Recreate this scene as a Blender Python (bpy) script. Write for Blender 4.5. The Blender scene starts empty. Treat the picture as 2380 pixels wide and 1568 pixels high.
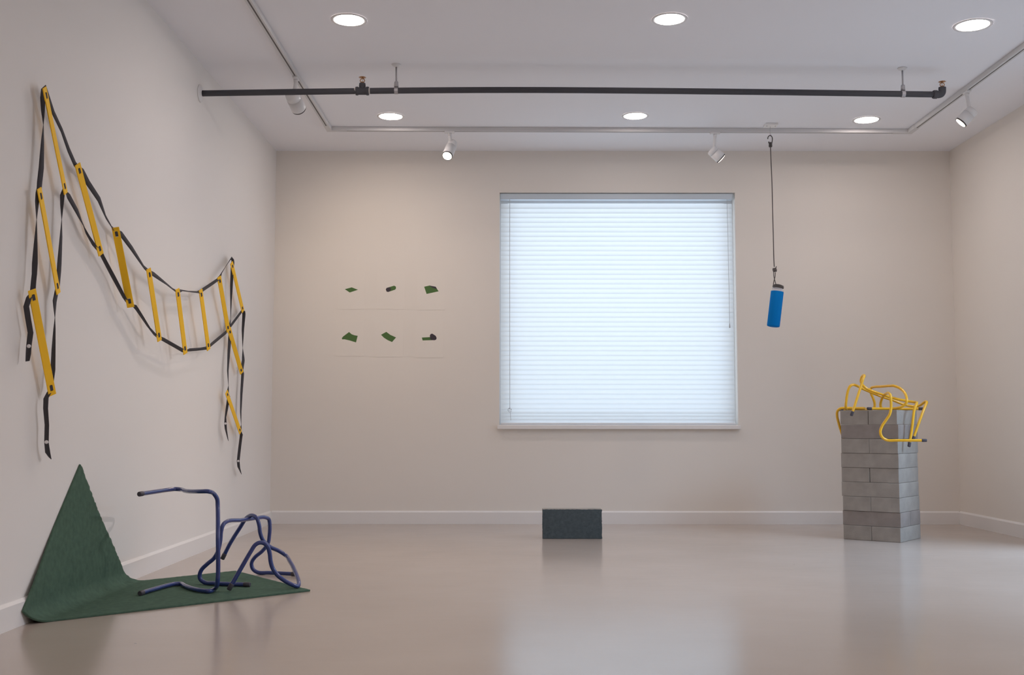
import bpy, bmesh, math, random
from mathutils import Vector, Matrix

random.seed(4)
scene = bpy.context.scene
COL = scene.collection

# ---------------------------------------------------------------- measured layout (metres; x right, y into the room, z up)
CAM = {"loc":[0.0,0.0,0.7753],"right":[0.9999990385748517,0.0012389652903206467,0.0006227474461084684],"up":[-0.000521899486281385,-0.07979452151239205,0.9968111967456699],"fwd":[-0.0012847063082561596,0.9968105633978894,0.07979379818058384],"f":2544.77}
ROOM = {"D":8.7196,"L":1.9206,"R":3.5271,"H":2.9871}
BASE_H = 0.1022
WIN = {"x0":-0.1114,"x1":1.7879,"z0":0.7748,"z1":2.6481}
SILL = {"x0":-0.1263,"x1":1.7973,"z":0.7443,"z1":0.7748}
DOWN = [[-0.9018,5.8386,2.9871,0.0803],[0.8518,5.8251,2.9871,0.079],[2.5456,5.9147,2.9871,0.0848],[-0.883,7.7164,2.9871,0.0804],[0.8734,7.7038,2.9871,0.0787],[2.5633,7.8021,2.9871,0.0812]]
TRACK = {"left":[[-1.3826,5.4831,2.9571],[-1.3604,7.9284,2.9571]],"right":[[2.9628,6.2046,2.9571],[2.9786,8.0189,2.9571]],"back":[[-1.2639,8.0234,2.9571],[2.8777,8.1163,2.9571]],"mid":[0.3403,7.9858,2.9571]}
HANG = [[[-0.7222,6.5854,2.9871],[-0.7207,6.5854,2.8193]],[[2.4143,6.6486,2.9871],[2.415,6.6486,2.8206]]]
PIPE = [[-1.9167,6.5609,2.7979],[-0.9343,6.581,2.8192],[-0.0095,6.5999,2.832],[1.347,6.6273,2.83],[2.6327,6.6531,2.8206]]
PIPE_WALL = [-1.9206,6.5743,2.802]
TEE = [-0.929,6.5812,2.8233]
ELB = [2.6517,6.6534,2.8275]
SPK = [[-0.93,6.5812,2.9071],[2.654,6.6534,2.9039]]
STACK = {"b":[2.5723,7.3449,0.0],"ang":-0.669,"L":0.397,"top":0.8793}
BLOCK = {"a":[0.2001,7.576,0.0],"b":[0.6076,7.5932,0.0],"h":0.2012}
PLATE = [1.8964,7.9283,2.9871]
BUNGEE = {"wire":[[1.891,7.9283,2.9515],[1.89,7.9283,2.8998]],"hook":[[1.8738,7.9283,2.8772],[1.8756,7.9283,2.8917],[1.8837,7.9283,2.9014],[1.8933,7.9283,2.9037],[1.9027,7.9283,2.8972],[1.9072,7.9283,2.8837],[1.9062,7.9283,2.8643],[1.9033,7.9283,2.8449]],"sleeve":[[1.8812,7.9283,2.8514],[1.8935,7.9283,2.8304],[1.8926,7.9283,2.8159]],"cord":[[1.8926,7.9283,2.8159],[1.8944,7.9283,2.7064],[1.8982,7.9283,2.5651],[1.8994,7.9283,2.373],[1.9006,7.9283,2.1817],[1.9018,7.9283,1.991],[1.9038,7.9283,1.9276]],"knot":[1.9065,7.9283,1.9055],"loopa":[[1.899,7.9283,1.8896],[1.8991,7.9283,1.8643],[1.9051,7.9283,1.8327],[1.911,7.9283,1.8106],[1.9153,7.9283,1.7885]],"loopb":[[1.9125,7.9283,1.8897],[1.9103,7.9283,1.858],[1.9019,7.9283,1.8264],[1.8967,7.9283,1.8011],[1.8941,7.9283,1.779]]}
BOTTLE = {"captop":[1.9294,7.9283,1.7885],"neck":[1.9272,7.9283,1.7569],"top":[1.9223,7.9283,1.7427],"bot":[1.8885,7.9283,1.4909],"w":0.046}
PRINTS = [{"rect":[-1.41,-1.1929,1.7005,1.9993],"shapes":[[[[-1.3519,8.7156,1.8606],[-1.2966,8.7156,1.8755],[-1.2462,8.7156,1.8559],[-1.312,8.7156,1.8341]],0]]},{"rect":[-1.093,-0.8716,1.7007,1.9994],"shapes":[[[[-1.0168,8.7156,1.8714],[-0.9562,8.7156,1.8895],[-0.9429,8.7156,1.8821],[-0.9412,8.7156,1.8677],[-0.948,8.7156,1.8571],[-1.0032,8.7156,1.8385],[-1.0165,8.7156,1.8411],[-1.023,8.7156,1.8571]],0],[[[-1.023,8.7156,1.8597],[-1.0168,8.7156,1.8714],[-0.9931,8.7156,1.8767],[-0.9797,8.7156,1.8651],[-0.9849,8.7156,1.8491],[-1.0032,8.7156,1.8385],[-1.0165,8.7156,1.8411]],1]]},{"rect":[-0.7726,-0.5504,1.6939,1.9996],"shapes":[[[[-0.7159,8.7156,1.8811],[-0.6711,8.7156,1.8907],[-0.6235,8.7156,1.8785],[-0.5995,8.7156,1.844],[-0.696,8.7156,1.8227]],0],[[[-0.6774,8.7156,1.8912],[-0.6235,8.7156,1.8812],[-0.6107,8.7156,1.861],[-0.6472,8.7156,1.8716]],1]]},{"rect":[-1.4153,-1.1954,1.3243,1.6141],"shapes":[[[[-1.3133,8.7156,1.5163],[-1.292,8.7156,1.4984],[-1.2682,8.7156,1.4899],[-1.244,8.7156,1.4863],[-1.257,8.7156,1.433],[-1.3098,8.7156,1.4493],[-1.3494,8.7156,1.4582],[-1.3678,8.7156,1.4572],[-1.3705,8.7156,1.4677],[-1.3602,8.7156,1.4809]],0]]},{"rect":[-1.1062,-0.8821,1.3176,1.6143],"shapes":[[[[-1.0578,8.7156,1.4943],[-1.0159,8.7156,1.518],[-0.9841,8.7156,1.4943],[-0.9376,8.7156,1.4732],[-0.9689,8.7156,1.4363],[-1.0048,8.7156,1.4521],[-1.0339,8.7156,1.4705]],0]]},{"rect":[-0.78,-0.5586,1.3109,1.6144],"shapes":[[[[-0.7314,8.7156,1.4723],[-0.6657,8.7156,1.476],[-0.621,8.7156,1.4776],[-0.6261,8.7156,1.4523],[-0.725,8.7156,1.4491]],0],[[[-0.6674,8.7156,1.4892],[-0.6606,8.7156,1.5008],[-0.6485,8.7156,1.504],[-0.6211,8.7156,1.4866],[-0.6125,8.7156,1.4681],[-0.6182,8.7156,1.4549],[-0.6303,8.7156,1.4512],[-0.655,8.7156,1.4523],[-0.6656,8.7156,1.4654]],1]]}]
RUNGS = [[[-1.8736,4.2616,1.707],[-1.8736,4.4782,1.3141],[0.0506,0.8746,0.4822]],[[-1.8736,4.2288,1.2992],[-1.8736,4.4531,0.8956],[0.547,0.7317,0.4067]],[[-1.8736,4.2759,2.1179],[-1.8736,4.5176,1.7393],[0.01,0.8429,0.5379]],[[-1.8736,4.6276,1.8921],[-1.8736,4.9268,1.5452],[0.3383,0.7126,0.6146]],[[-1.8736,5.092,1.7018],[-1.8554,5.2783,1.3433],[0.93,0.3048,0.2056]],[[-1.8407,5.474,1.5608],[-1.8356,5.6618,1.2096],[0.3471,0.8248,0.4463]],[[-1.8339,5.9305,1.5151],[-1.8358,6.1145,1.1719],[0.3532,0.8254,0.4404]],[[-1.8439,6.4061,1.5694],[-1.8507,6.632,1.2292],[0.3386,0.7869,0.5159]],[[-1.8617,6.8678,1.7088],[-1.8736,7.1707,1.388],[0.4941,0.6413,0.587]],[[-1.8736,7.2099,1.8504],[-1.8736,7.5476,1.5579],[0.2581,0.6325,0.7303]],[[-1.8736,7.1799,1.4087],[-1.8736,7.5465,1.1312],[0.4821,0.5288,0.6986]],[[-1.8711,7.1398,0.9913],[-1.8736,7.5442,0.7232],[0.2145,0.5407,0.8134]]]
STRAPS = [[[[-1.8856,4.2406,1.0216],[-0.8928,0.4433,-0.0805]],[[-1.8856,4.2458,1.0504],[-0.9619,0.2716,-0.0317]],[[-1.8856,4.2473,1.079],[-0.9627,0.2677,-0.0394]],[[-1.8856,4.2581,1.1337],[-0.9867,0.1608,0.024]],[[-1.8856,4.2307,1.1901],[-0.9888,0.1351,0.0632]],[[-1.8856,4.2123,1.2317],[-0.9852,0.1709,-0.01]],[[-1.8856,4.2355,1.2713],[-0.9926,0.0915,-0.0797]],[[-1.8856,4.2645,1.2917],[-0.979,0.1807,-0.0946]],[[-1.8856,4.2687,1.3348],[-0.964,0.2639,-0.0322]],[[-1.8856,4.2738,1.3678],[-0.9633,0.2678,-0.0203]],[[-1.8856,4.2743,1.4089],[-0.9876,0.1571,-0.0016]],[[-1.8856,4.2753,1.517],[-0.6986,0.7155,-0.0056]],[[-1.8856,4.2757,1.5841],[-0.4029,0.9152,0.0091]],[[-1.8856,4.2739,1.6544],[0.1751,0.984,-0.0314]],[[-1.8856,4.279,1.6883],[0.3163,0.9116,-0.2624]],[[-1.8856,4.2893,1.7079],[0.4202,0.8776,-0.2307]],[[-1.8856,4.2911,1.7343],[0.4389,0.8903,-0.1211]],[[-1.8856,4.3017,1.7994],[0.4481,0.891,-0.0733]],[[-1.8856,4.3052,1.9053],[0.0204,0.9992,-0.0335]],[[-1.8856,4.3076,1.9744],[-0.3963,0.9167,0.0514]],[[-1.8856,4.298,2.0332],[-0.8417,0.5349,0.0733]],[[-1.8856,4.2928,2.0827],[-0.9636,0.2673,-0.0056]],[[-1.8856,4.2998,2.1201],[-0.9819,0.1757,-0.0701]],[[-1.8856,4.3112,2.129],[-0.0071,0.3334,0.9427]],[[-1.8856,4.3291,2.1097],[0.072,0.6814,0.7283]],[[-1.8856,4.3963,2.0494],[0.0439,0.5786,0.8144]],[[-1.8856,4.4839,1.9997],[-0.0323,0.566,0.8238]],[[-1.8856,4.56,1.9369],[0.0713,0.5902,0.8041]],[[-1.8856,4.6298,1.8926],[0.1,0.444,0.8904]],[[-1.8856,4.6631,1.8855],[-0.0695,0.1357,0.9883]],[[-1.8856,4.7157,1.8808],[0.1451,0.3325,0.9319]],[[-1.8856,4.7769,1.8449],[0.4358,0.3508,0.8289]],[[-1.8856,4.9121,1.7977],[0.2591,0.4282,0.8657]],[[-1.8856,5.0017,1.7337],[-0.2674,0.4755,0.8381]],[[-1.8856,5.0892,1.6972],[-0.475,0.266,0.8388]],[[-1.8856,5.1315,1.6925],[-0.4419,0.1279,0.8879]],[[-1.8791,5.1823,1.687],[0.2602,0.2868,0.922]],[[-1.8665,5.2985,1.6352],[0.1259,0.4003,0.9077]],[[-1.8556,5.4533,1.5643],[-0.3013,0.3586,0.8836]],[[-1.8525,5.5166,1.5514],[-0.2595,0.1383,0.9558]],[[-1.8498,5.5858,1.5467],[-0.0097,0.1035,0.9946]],[[-1.8462,5.761,1.5261],[-0.5103,0.1126,0.8526]],[[-1.8456,5.9045,1.5071],[-0.6305,0.0692,0.7731]],[[-1.846,5.9783,1.5068],[-0.7755,-0.0717,0.6273]],[[-1.8465,6.0337,1.5208],[-0.91,-0.0622,0.4099]],[[-1.8497,6.222,1.5354],[-0.9484,-0.0487,0.3133]],[[-1.8547,6.4095,1.5545],[-0.8518,-0.104,0.5134]],[[-1.8572,6.4881,1.577],[-0.9634,-0.1058,0.2462]],[[-1.8652,6.7079,1.6416],[-0.958,-0.1151,0.2626]],[[-1.8732,6.9012,1.6996],[-0.99,-0.0845,0.113]],[[-1.8755,6.9533,1.7344],[-0.7161,0.3114,-0.6247]],[[-1.8825,7.1053,1.8121],[-0.5798,0.359,-0.7314]],[[-1.8856,7.2427,1.8843],[-0.3968,0.3545,-0.8467]],[[-1.8856,7.2817,1.8874],[-0.8204,0.2142,0.5302]],[[-1.8856,7.295,1.8632],[-0.8687,0.4953,-0.0072]],[[-1.8856,7.2809,1.829],[-0.9491,0.3103,-0.0535]],[[-1.8856,7.2683,1.7082],[-0.8683,0.4949,-0.0334]],[[-1.8856,7.2657,1.6037],[-0.5805,0.8142,-0.0118]],[[-1.8856,7.265,1.4767],[-0.2572,0.9559,-0.1418]],[[-1.8856,7.2371,1.4109],[0.3691,0.9284,-0.0429]],[[-1.8856,7.2609,1.39],[0.6662,0.7457,0.0048]],[[-1.8856,7.238,1.265],[0.5062,0.8519,-0.1342]],[[-1.8853,7.2203,1.1328],[0.1072,0.9936,0.0342]],[[-1.8856,7.246,1.0344],[-0.2517,0.9672,0.0353]],[[-1.885,7.2257,0.9854],[-0.7771,0.6215,0.0992]],[[-1.8856,7.2573,0.9636],[-0.8674,0.4902,-0.0862]],[[-1.8837,7.2084,0.8747],[-0.7934,0.5129,-0.3279]],[[-1.882,7.1734,0.8237],[-0.5847,0.7667,-0.265]],[[-1.882,7.177,0.78],[-0.7771,0.6095,0.1567]],[[-1.8825,7.1929,0.7452],[-0.718,0.5186,0.4642]],[[-1.8856,7.2643,0.6769],[-0.4385,0.6112,0.6589]]],[[[-1.8856,4.4773,0.641],[-0.7569,0.4521,0.4718]],[[-1.8856,4.455,0.6624],[-0.9587,0.2438,0.1466]],[[-1.8856,4.4393,0.7043],[-0.9,0.4307,0.0663]],[[-1.8856,4.4376,0.7753],[-0.8993,0.4331,0.0609]],[[-1.8856,4.4199,0.8419],[-0.9377,0.3432,0.0541]],[[-1.8856,4.4207,0.8826],[-0.9484,0.2912,-0.1255]],[[-1.8856,4.4475,0.9059],[-0.9559,0.2055,-0.2097]],[[-1.8856,4.4665,0.9275],[-0.8183,0.548,-0.1737]],[[-1.8856,4.4774,1.0001],[-0.9403,0.3397,-0.0222]],[[-1.8856,4.4768,1.0848],[-0.855,0.5187,-0.0044]],[[-1.8856,4.4788,1.1691],[-0.6418,0.7667,-0.0152]],[[-1.8856,4.4794,1.2145],[-0.3866,0.9202,0.0609]],[[-1.8856,4.4714,1.2812],[0.2219,0.9735,-0.0562]],[[-1.8856,4.4854,1.3185],[0.1801,0.9085,-0.377]],[[-1.8856,4.4963,1.3413],[0.2149,0.958,-0.19]],[[-1.8856,4.5036,1.4105],[0.3176,0.9445,-0.0843]],[[-1.8856,4.5054,1.4423],[0.3197,0.9455,-0.0618]],[[-1.8856,4.5133,1.5583],[-0.0206,0.9987,-0.0464]],[[-1.8856,4.5141,1.6293],[-0.3845,0.923,0.0149]],[[-1.8856,4.5111,1.6924],[-0.8064,0.5913,0.0112]],[[-1.8856,4.5121,1.7344],[-0.9212,0.3687,-0.1246]],[[-1.8856,4.5324,1.7553],[-0.5325,-0.0817,0.8425]],[[-1.8856,4.576,1.7406],[0.242,0.3942,0.8866]],[[-1.8856,4.6693,1.6944],[0.1043,0.4781,0.8721]],[[-1.8856,4.7291,1.6567],[-0.3583,0.5002,0.7883]],[[-1.8856,4.7957,1.6141],[-0.8251,0.2613,0.5009]],[[-1.8856,4.8786,1.5787],[-0.9553,0.096,0.2796]],[[-1.8856,4.9469,1.5622],[-0.9855,0.0517,0.1614]],[[-1.8856,4.9689,1.5498],[-0.9544,0.14,0.2636]],[[-1.8856,5.1159,1.4725],[-0.9871,0.1102,0.116]],[[-1.8742,5.2457,1.3836],[-0.944,0.2299,0.2366]],[[-1.8683,5.302,1.3606],[-0.995,0.0888,-0.0457]],[[-1.8641,5.3474,1.3614],[-0.9967,0.0792,-0.0188]],[[-1.8603,5.397,1.339],[-0.9636,0.1612,0.2132]],[[-1.8527,5.5336,1.272],[-0.8616,0.2311,0.452]],[[-1.849,5.6391,1.2368],[-0.9658,0.0922,0.2424]],[[-1.8476,5.6973,1.2304],[-0.9738,-0.0019,-0.2274]],[[-1.8468,5.7375,1.2268],[-0.9388,-0.0271,-0.3434]],[[-1.8456,5.929,1.2067],[-0.9287,-0.0387,-0.3689]],[[-1.8474,6.1277,1.1873],[-0.891,-0.0217,-0.4534]],[[-1.8488,6.2047,1.1998],[-0.6968,0.0612,-0.7146]],[[-1.8547,6.4368,1.2209],[-0.7004,0.0493,-0.7121]],[[-1.8619,6.6523,1.2437],[-0.4878,0.1221,-0.8644]],[[-1.8647,6.7274,1.2676],[-0.152,0.2593,-0.9537]],[[-1.8825,7.1408,1.3798],[-0.0547,0.2834,-0.9574]],[[-1.8856,7.2364,1.4194],[-0.038,0.4004,-0.9155]],[[-1.8856,7.5479,1.558],[-0.0872,0.3616,-0.9283]],[[-1.8856,7.6081,1.5642],[-0.9603,-0.0393,-0.2763]],[[-1.8856,7.6217,1.5475],[-0.9654,0.2604,-0.016]],[[-1.8856,7.6002,1.4368],[-0.7937,0.6068,-0.0435]],[[-1.8856,7.6046,1.3094],[-0.2406,0.9612,0.1348]],[[-1.8856,7.6297,1.2268],[0.5675,0.8211,-0.0609]],[[-1.8856,7.5931,1.1543],[0.5614,0.8231,-0.0857]],[[-1.8856,7.6195,1.1287],[0.5674,0.8234,0.006]],[[-1.8856,7.5943,0.9932],[0.4123,0.9043,-0.1101]],[[-1.8856,7.5878,0.8681],[0.1377,0.989,0.0538]],[[-1.8856,7.6061,0.7762],[-0.2406,0.9705,-0.014]],[[-1.8856,7.5858,0.7318],[-0.794,0.5988,0.1043]],[[-1.8856,7.6175,0.7108],[-0.8861,0.4622,-0.0357]],[[-1.8856,7.5771,0.6196],[-0.8911,0.4209,-0.1698]],[[-1.8856,7.5443,0.5293],[-0.882,0.4692,-0.0446]],[[-1.8856,7.5644,0.4857],[-0.8474,0.3844,0.3663]],[[-1.8856,7.6276,0.4419],[-0.53,0.4835,0.6967]]]]
SNAPS = [[[-1.8736,4.2201,1.0787],[-1.87,7.1309,0.7844]],[[-1.8736,4.4109,0.7065],[-1.8736,7.4963,0.5308]]]
BLUE = [[[-1.6959,5.0074,0.4628],[-1.6677,5.1454,0.4656],[-1.6417,5.2609,0.4678],[-1.6222,5.2974,0.4688],[-1.5933,5.2908,0.4672],[-1.5575,5.2335,0.4644],[-1.5109,5.1654,0.4655],[-1.4498,5.0991,0.4695],[-1.4035,5.0755,0.4709],[-1.392,5.129,0.4569],[-1.3792,5.1392,0.4334],[-1.3755,5.1392,0.3987],[-1.3525,5.07,0.2553],[-1.3486,5.07,0.1134],[-1.3497,5.07,0.0747],[-1.3547,5.08,0.0461],[-1.381,5.1392,0.02],[-1.3886,5.0732,0.02],[-1.4393,5.0991,0.02],[-1.5002,5.1654,0.02],[-1.5466,5.2335,0.02],[-1.5902,5.3035,0.02],[-1.6146,5.2963,0.02],[-1.6302,5.2609,0.02],[-1.652,5.1645,0.02],[-1.6807,5.0074,0.02]],[[-1.2558,5.2806,0.0195],[-1.3391,5.2942,0.0195],[-1.4349,5.3222,0.0195],[-1.49,5.3565,0.0195],[-1.5101,5.3565,0.035],[-1.5136,5.3565,0.0555],[-1.5045,5.3565,0.0801],[-1.478,5.3565,0.1068],[-1.4468,5.3565,0.1334],[-1.425,5.3465,0.1695],[-1.4148,5.3465,0.2188],[-1.4117,5.3465,0.2629],[-1.4054,5.3565,0.2939],[-1.3936,5.3965,0.3078],[-1.3566,5.5241,0.3024],[-1.3166,5.6517,0.3013],[-1.2897,5.7323,0.299],[-1.276,5.7723,0.2834],[-1.2709,5.7723,0.2512],[-1.2723,5.7723,0.2035],[-1.2791,5.7723,0.16],[-1.3075,5.7723,0.1214],[-1.3464,5.7723,0.0882],[-1.3622,5.7723,0.0595],[-1.3542,5.7723,0.0285],[-1.3292,5.7723,0.012],[-1.2629,5.756,0.012],[-1.1172,5.7075,0.012]],[[-1.3115,5.1296,0.0215],[-1.26,5.1489,0.119],[-1.2218,5.1634,0.1904],[-1.2046,5.1682,0.2176],[-1.1858,5.173,0.228],[-1.1667,5.1779,0.2253],[-1.1502,5.1827,0.2101],[-1.1407,5.1875,0.1797],[-1.1355,5.1894,0.1398],[-1.1266,5.1923,0.1096],[-1.1059,5.1972,0.0772],[-1.0717,5.2068,0.0481],[-1.0348,5.2184,0.0266],[-1.0159,5.2361,0.0191],[-1.0148,5.2561,0.0272],[-1.073,5.4261,0.0756],[-1.116,5.5261,0.1035],[-1.149,5.5961,0.12],[-1.1827,5.5961,0.1415],[-1.2258,5.5761,0.1651],[-1.2566,5.5661,0.1961],[-1.2702,5.5561,0.2334],[-1.2775,5.5561,0.2761],[-1.29,5.5611,0.3078],[-1.3246,5.5961,0.32],[-1.3623,5.6361,0.3015],[-1.3954,5.6461,0.2528],[-1.4413,5.6461,0.1779],[-1.4802,5.6461,0.0999]]]
YELLOW = [[[2.7,7.2,0.6779],[2.6172,7.22,0.6775],[2.5289,7.25,0.6771],[2.4705,7.27,0.6782],[2.437,7.27,0.6994],[2.4264,7.27,0.7306],[2.4388,7.27,0.7703],[2.465,7.26,0.8128],[2.4853,7.25,0.8496],[2.4952,7.25,0.8978],[2.495,7.25,0.9461],[2.4964,7.26,0.9748],[2.4977,7.3,0.9902],[2.5241,7.42,0.9908],[2.5562,7.55,0.9842],[2.5608,7.6,0.9722],[2.5549,7.62,0.9458],[2.553,7.63,0.9161],[2.5599,7.63,0.8938],[2.5807,7.63,0.8878],[2.634,7.62,0.8877],[2.7165,7.6,0.8889],[2.8215,7.57,0.89]],[[2.4222,7.5,0.8902],[2.5044,7.5,0.8888],[2.5857,7.48,0.8894],[2.6193,7.45,0.8954],[2.6477,7.43,0.9125],[2.6608,7.42,0.9356],[2.6646,7.44,0.9739],[2.6623,7.48,1.0073],[2.6477,7.52,1.0321],[2.6265,7.56,1.0468],[2.6106,7.6,1.0488],[2.5777,7.68,1.0471],[2.5491,7.74,1.0462],[2.5375,7.77,1.0405],[2.5295,7.77,1.0253],[2.5364,7.77,0.9978],[2.5507,7.77,0.9613],[2.5589,7.77,0.9248],[2.5521,7.77,0.8974],[2.5245,7.77,0.8898],[2.4208,7.75,0.8885],[2.2964,7.73,0.8861]],[[2.2971,7.46,0.8458],[2.3127,7.46,0.8866],[2.341,7.47,0.9599],[2.3758,7.49,1.0427],[2.3965,7.5,1.0961],[2.4107,7.52,1.1146],[2.413,7.55,1.119],[2.4086,7.57,1.108],[2.4053,7.58,1.0846],[2.4106,7.58,1.0608],[2.4248,7.57,1.0411],[2.4511,7.57,1.0233],[2.5091,7.55,0.9975],[2.605,7.53,0.963],[2.6894,7.52,0.9437],[2.7379,7.5,0.9344],[2.7437,7.46,0.9307],[2.7227,7.42,0.9124],[2.7065,7.41,0.8803],[2.6922,7.4,0.8136],[2.6778,7.39,0.7415],[2.654,7.38,0.638]],[[2.7138,7.47,0.6771],[2.7428,7.48,0.7469],[2.7882,7.5,0.8435],[2.8279,7.53,0.9115],[2.8449,7.55,0.9355],[2.8437,7.57,0.9389],[2.8367,7.6,0.9277],[2.8235,7.63,0.9133],[2.8008,7.65,0.9062],[2.7691,7.67,0.911],[2.7214,7.67,0.9245],[2.653,7.67,0.9515],[2.5784,7.67,0.9755],[2.5007,7.66,1.0052],[2.429,7.64,1.033],[2.3842,7.62,1.0518],[2.3558,7.605,1.0557],[2.333,7.6,1.0436],[2.3188,7.6,1.0108],[2.3069,7.6,0.9482],[2.3043,7.61,0.9007],[2.3176,7.64,0.8893],[2.3599,7.7,0.8893],[2.4144,7.71,0.8916],[2.4536,7.7,0.8933],[2.4531,7.67,0.894],[2.4285,7.64,0.8944],[2.3732,7.645,0.8945],[2.3148,7.65,0.8954],[2.2788,7.65,0.8924],[2.2618,7.66,0.8746],[2.261,7.67,0.8417],[2.2763,7.69,0.7938],[2.3047,7.72,0.7246],[2.3449,7.76,0.6337]]]
HEADS = [{"m":[-1.3814,6.7444,2.9571],"stem":[-1.3776,6.7444,2.885],"rear":[-1.3894,6.6994,2.8435],"front":[-1.3681,6.8294,2.7829],"r":0.047},{"m":[-0.4762,8.0106,2.9571],"stem":[-0.4728,8.0106,2.9081],"rear":[-0.453,8.0606,2.8853],"front":[-0.4876,7.9506,2.7595],"r":0.04},{"m":[1.5067,8.0205,2.9571],"stem":[1.5019,8.0205,2.846],"rear":[1.4696,8.0205,2.8232],"front":[1.543,8.0325,2.761],"r":0.042},{"m":[2.9699,7.0265,2.9571],"stem":[2.951,7.0265,2.8075],"rear":[3.011,7.0265,2.8363],"front":[2.9387,7.0485,2.7578],"r":0.042}]
D, L, R, H = ROOM['D'], ROOM['L'], ROOM['R'], ROOM['H']
YF = -2.4            # wall behind the photographer
WT = 0.20            # wall thickness
LIGHT_WINDOW, LIGHT_DOOR, LIGHT_SPOTS, LIGHT_ROOM, EXPOSURE = 11.8, 232.0, (18.5, 36.0, 3.0, 10.0), 4.2, 0.54
V = Vector


# ---------------------------------------------------------------- materials
def srgb(r, g, b):
    def f(c):
        c /= 255.0
        return c / 12.92 if c <= 0.04045 else ((c + 0.055) / 1.055) ** 2.4
    return (f(r), f(g), f(b), 1.0)


def mat(name, col, rough=0.5, metal=0.0, bump=0.0, bscale=200.0, var=0.0, vscale=8.0, spec=0.5, coat=0.0):
    m = bpy.data.materials.new(name)
    m.use_nodes = True
    nt = m.node_tree
    b = nt.nodes['Principled BSDF']
    b.inputs['Base Color'].default_value = col
    b.inputs['Roughness'].default_value = rough
    b.inputs['Metallic'].default_value = metal
    b.inputs['Specular IOR Level'].default_value = spec
    b.inputs['Coat Weight'].default_value = coat
    tc = nt.nodes.new('ShaderNodeTexCoord')
    if var > 0:
        n = nt.nodes.new('ShaderNodeTexNoise')
        n.inputs['Scale'].default_value = vscale
        n.inputs['Detail'].default_value = 5
        nt.links.new(tc.outputs['Object'], n.inputs['Vector'])
        r = nt.nodes.new('ShaderNodeValToRGB')
        r.color_ramp.elements[0].position = 0.3
        r.color_ramp.elements[1].position = 0.7
        r.color_ramp.elements[0].color = tuple(c * (1 - var) for c in col[:3]) + (1,)
        r.color_ramp.elements[1].color = tuple(min(1, c * (1 + var)) for c in col[:3]) + (1,)
        nt.links.new(n.outputs['Fac'], r.inputs['Fac'])
        nt.links.new(r.outputs['Color'], b.inputs['Base Color'])
    if bump > 0:
        n2 = nt.nodes.new('ShaderNodeTexNoise')
        n2.inputs['Scale'].default_value = bscale
        n2.inputs['Detail'].default_value = 4
        nt.links.new(tc.outputs['Object'], n2.inputs['Vector'])
        bp = nt.nodes.new('ShaderNodeBump')
        bp.inputs['Strength'].default_value = bump
        bp.inputs['Distance'].default_value = 0.004
        nt.links.new(n2.outputs['Fac'], bp.inputs['Height'])
        nt.links.new(bp.outputs['Normal'], b.inputs['Normal'])
    return m


def emit(name, col, strength):
    m = bpy.data.materials.new(name)
    m.use_nodes = True
    nt = m.node_tree
    nt.nodes.clear()
    o = nt.nodes.new('ShaderNodeOutputMaterial')
    e = nt.nodes.new('ShaderNodeEmission')
    e.inputs['Color'].default_value = col
    e.inputs['Strength'].default_value = strength
    nt.links.new(e.outputs[0], o.inputs['Surface'])
    return m


def blind_mat():
    m = bpy.data.materials.new('blind_slat')
    m.use_nodes = True
    nt = m.node_tree
    nt.nodes.clear()
    o = nt.nodes.new('ShaderNodeOutputMaterial')
    mix = nt.nodes.new('ShaderNodeMixShader')
    mix.inputs['Fac'].default_value = 0.55
    d = nt.nodes.new('ShaderNodeBsdfDiffuse')
    d.inputs['Color'].default_value = (0.84, 0.86, 0.88, 1)
    t = nt.nodes.new('ShaderNodeBsdfTranslucent')
    t.inputs['Color'].default_value = (0.89, 0.92, 0.925, 1)
    nt.links.new(d.outputs[0], mix.inputs[1])
    nt.links.new(t.outputs[0], mix.inputs[2])
    nt.links.new(mix.outputs[0], o.inputs['Surface'])
    return m


def pane_mat():
    m = bpy.data.materials.new('clear_glass')
    m.use_nodes = True
    nt = m.node_tree
    nt.nodes.clear()
    o = nt.nodes.new('ShaderNodeOutputMaterial')
    mix = nt.nodes.new('ShaderNodeMixShader')
    mix.inputs['Fac'].default_value = 0.06
    t = nt.nodes.new('ShaderNodeBsdfTransparent')
    t.inputs['Color'].default_value = (0.95, 0.97, 0.97, 1)
    g = nt.nodes.new('ShaderNodeBsdfGlossy')
    g.inputs['Roughness'].default_value = 0.02
    nt.links.new(t.outputs[0], mix.inputs[1])
    nt.links.new(g.outputs[0], mix.inputs[2])
    nt.links.new(mix.outputs[0], o.inputs['Surface'])
    return m


def plastic_clear():
    m = bpy.data.materials.new('bottle_plastic')
    m.use_nodes = True
    nt = m.node_tree
    nt.nodes.clear()
    o = nt.nodes.new('ShaderNodeOutputMaterial')
    mix = nt.nodes.new('ShaderNodeMixShader')
    mix.inputs['Fac'].default_value = 0.45
    t = nt.nodes.new('ShaderNodeBsdfTransparent')
    b = nt.nodes.new('ShaderNodeBsdfPrincipled')
    b.inputs['Base Color'].default_value = (0.75, 0.76, 0.82, 1)
    b.inputs['Roughness'].default_value = 0.15
    nt.links.new(t.outputs[0], mix.inputs[1])
    nt.links.new(b.outputs[0], mix.inputs[2])
    nt.links.new(mix.outputs[0], o.inputs['Surface'])
    return m


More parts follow.
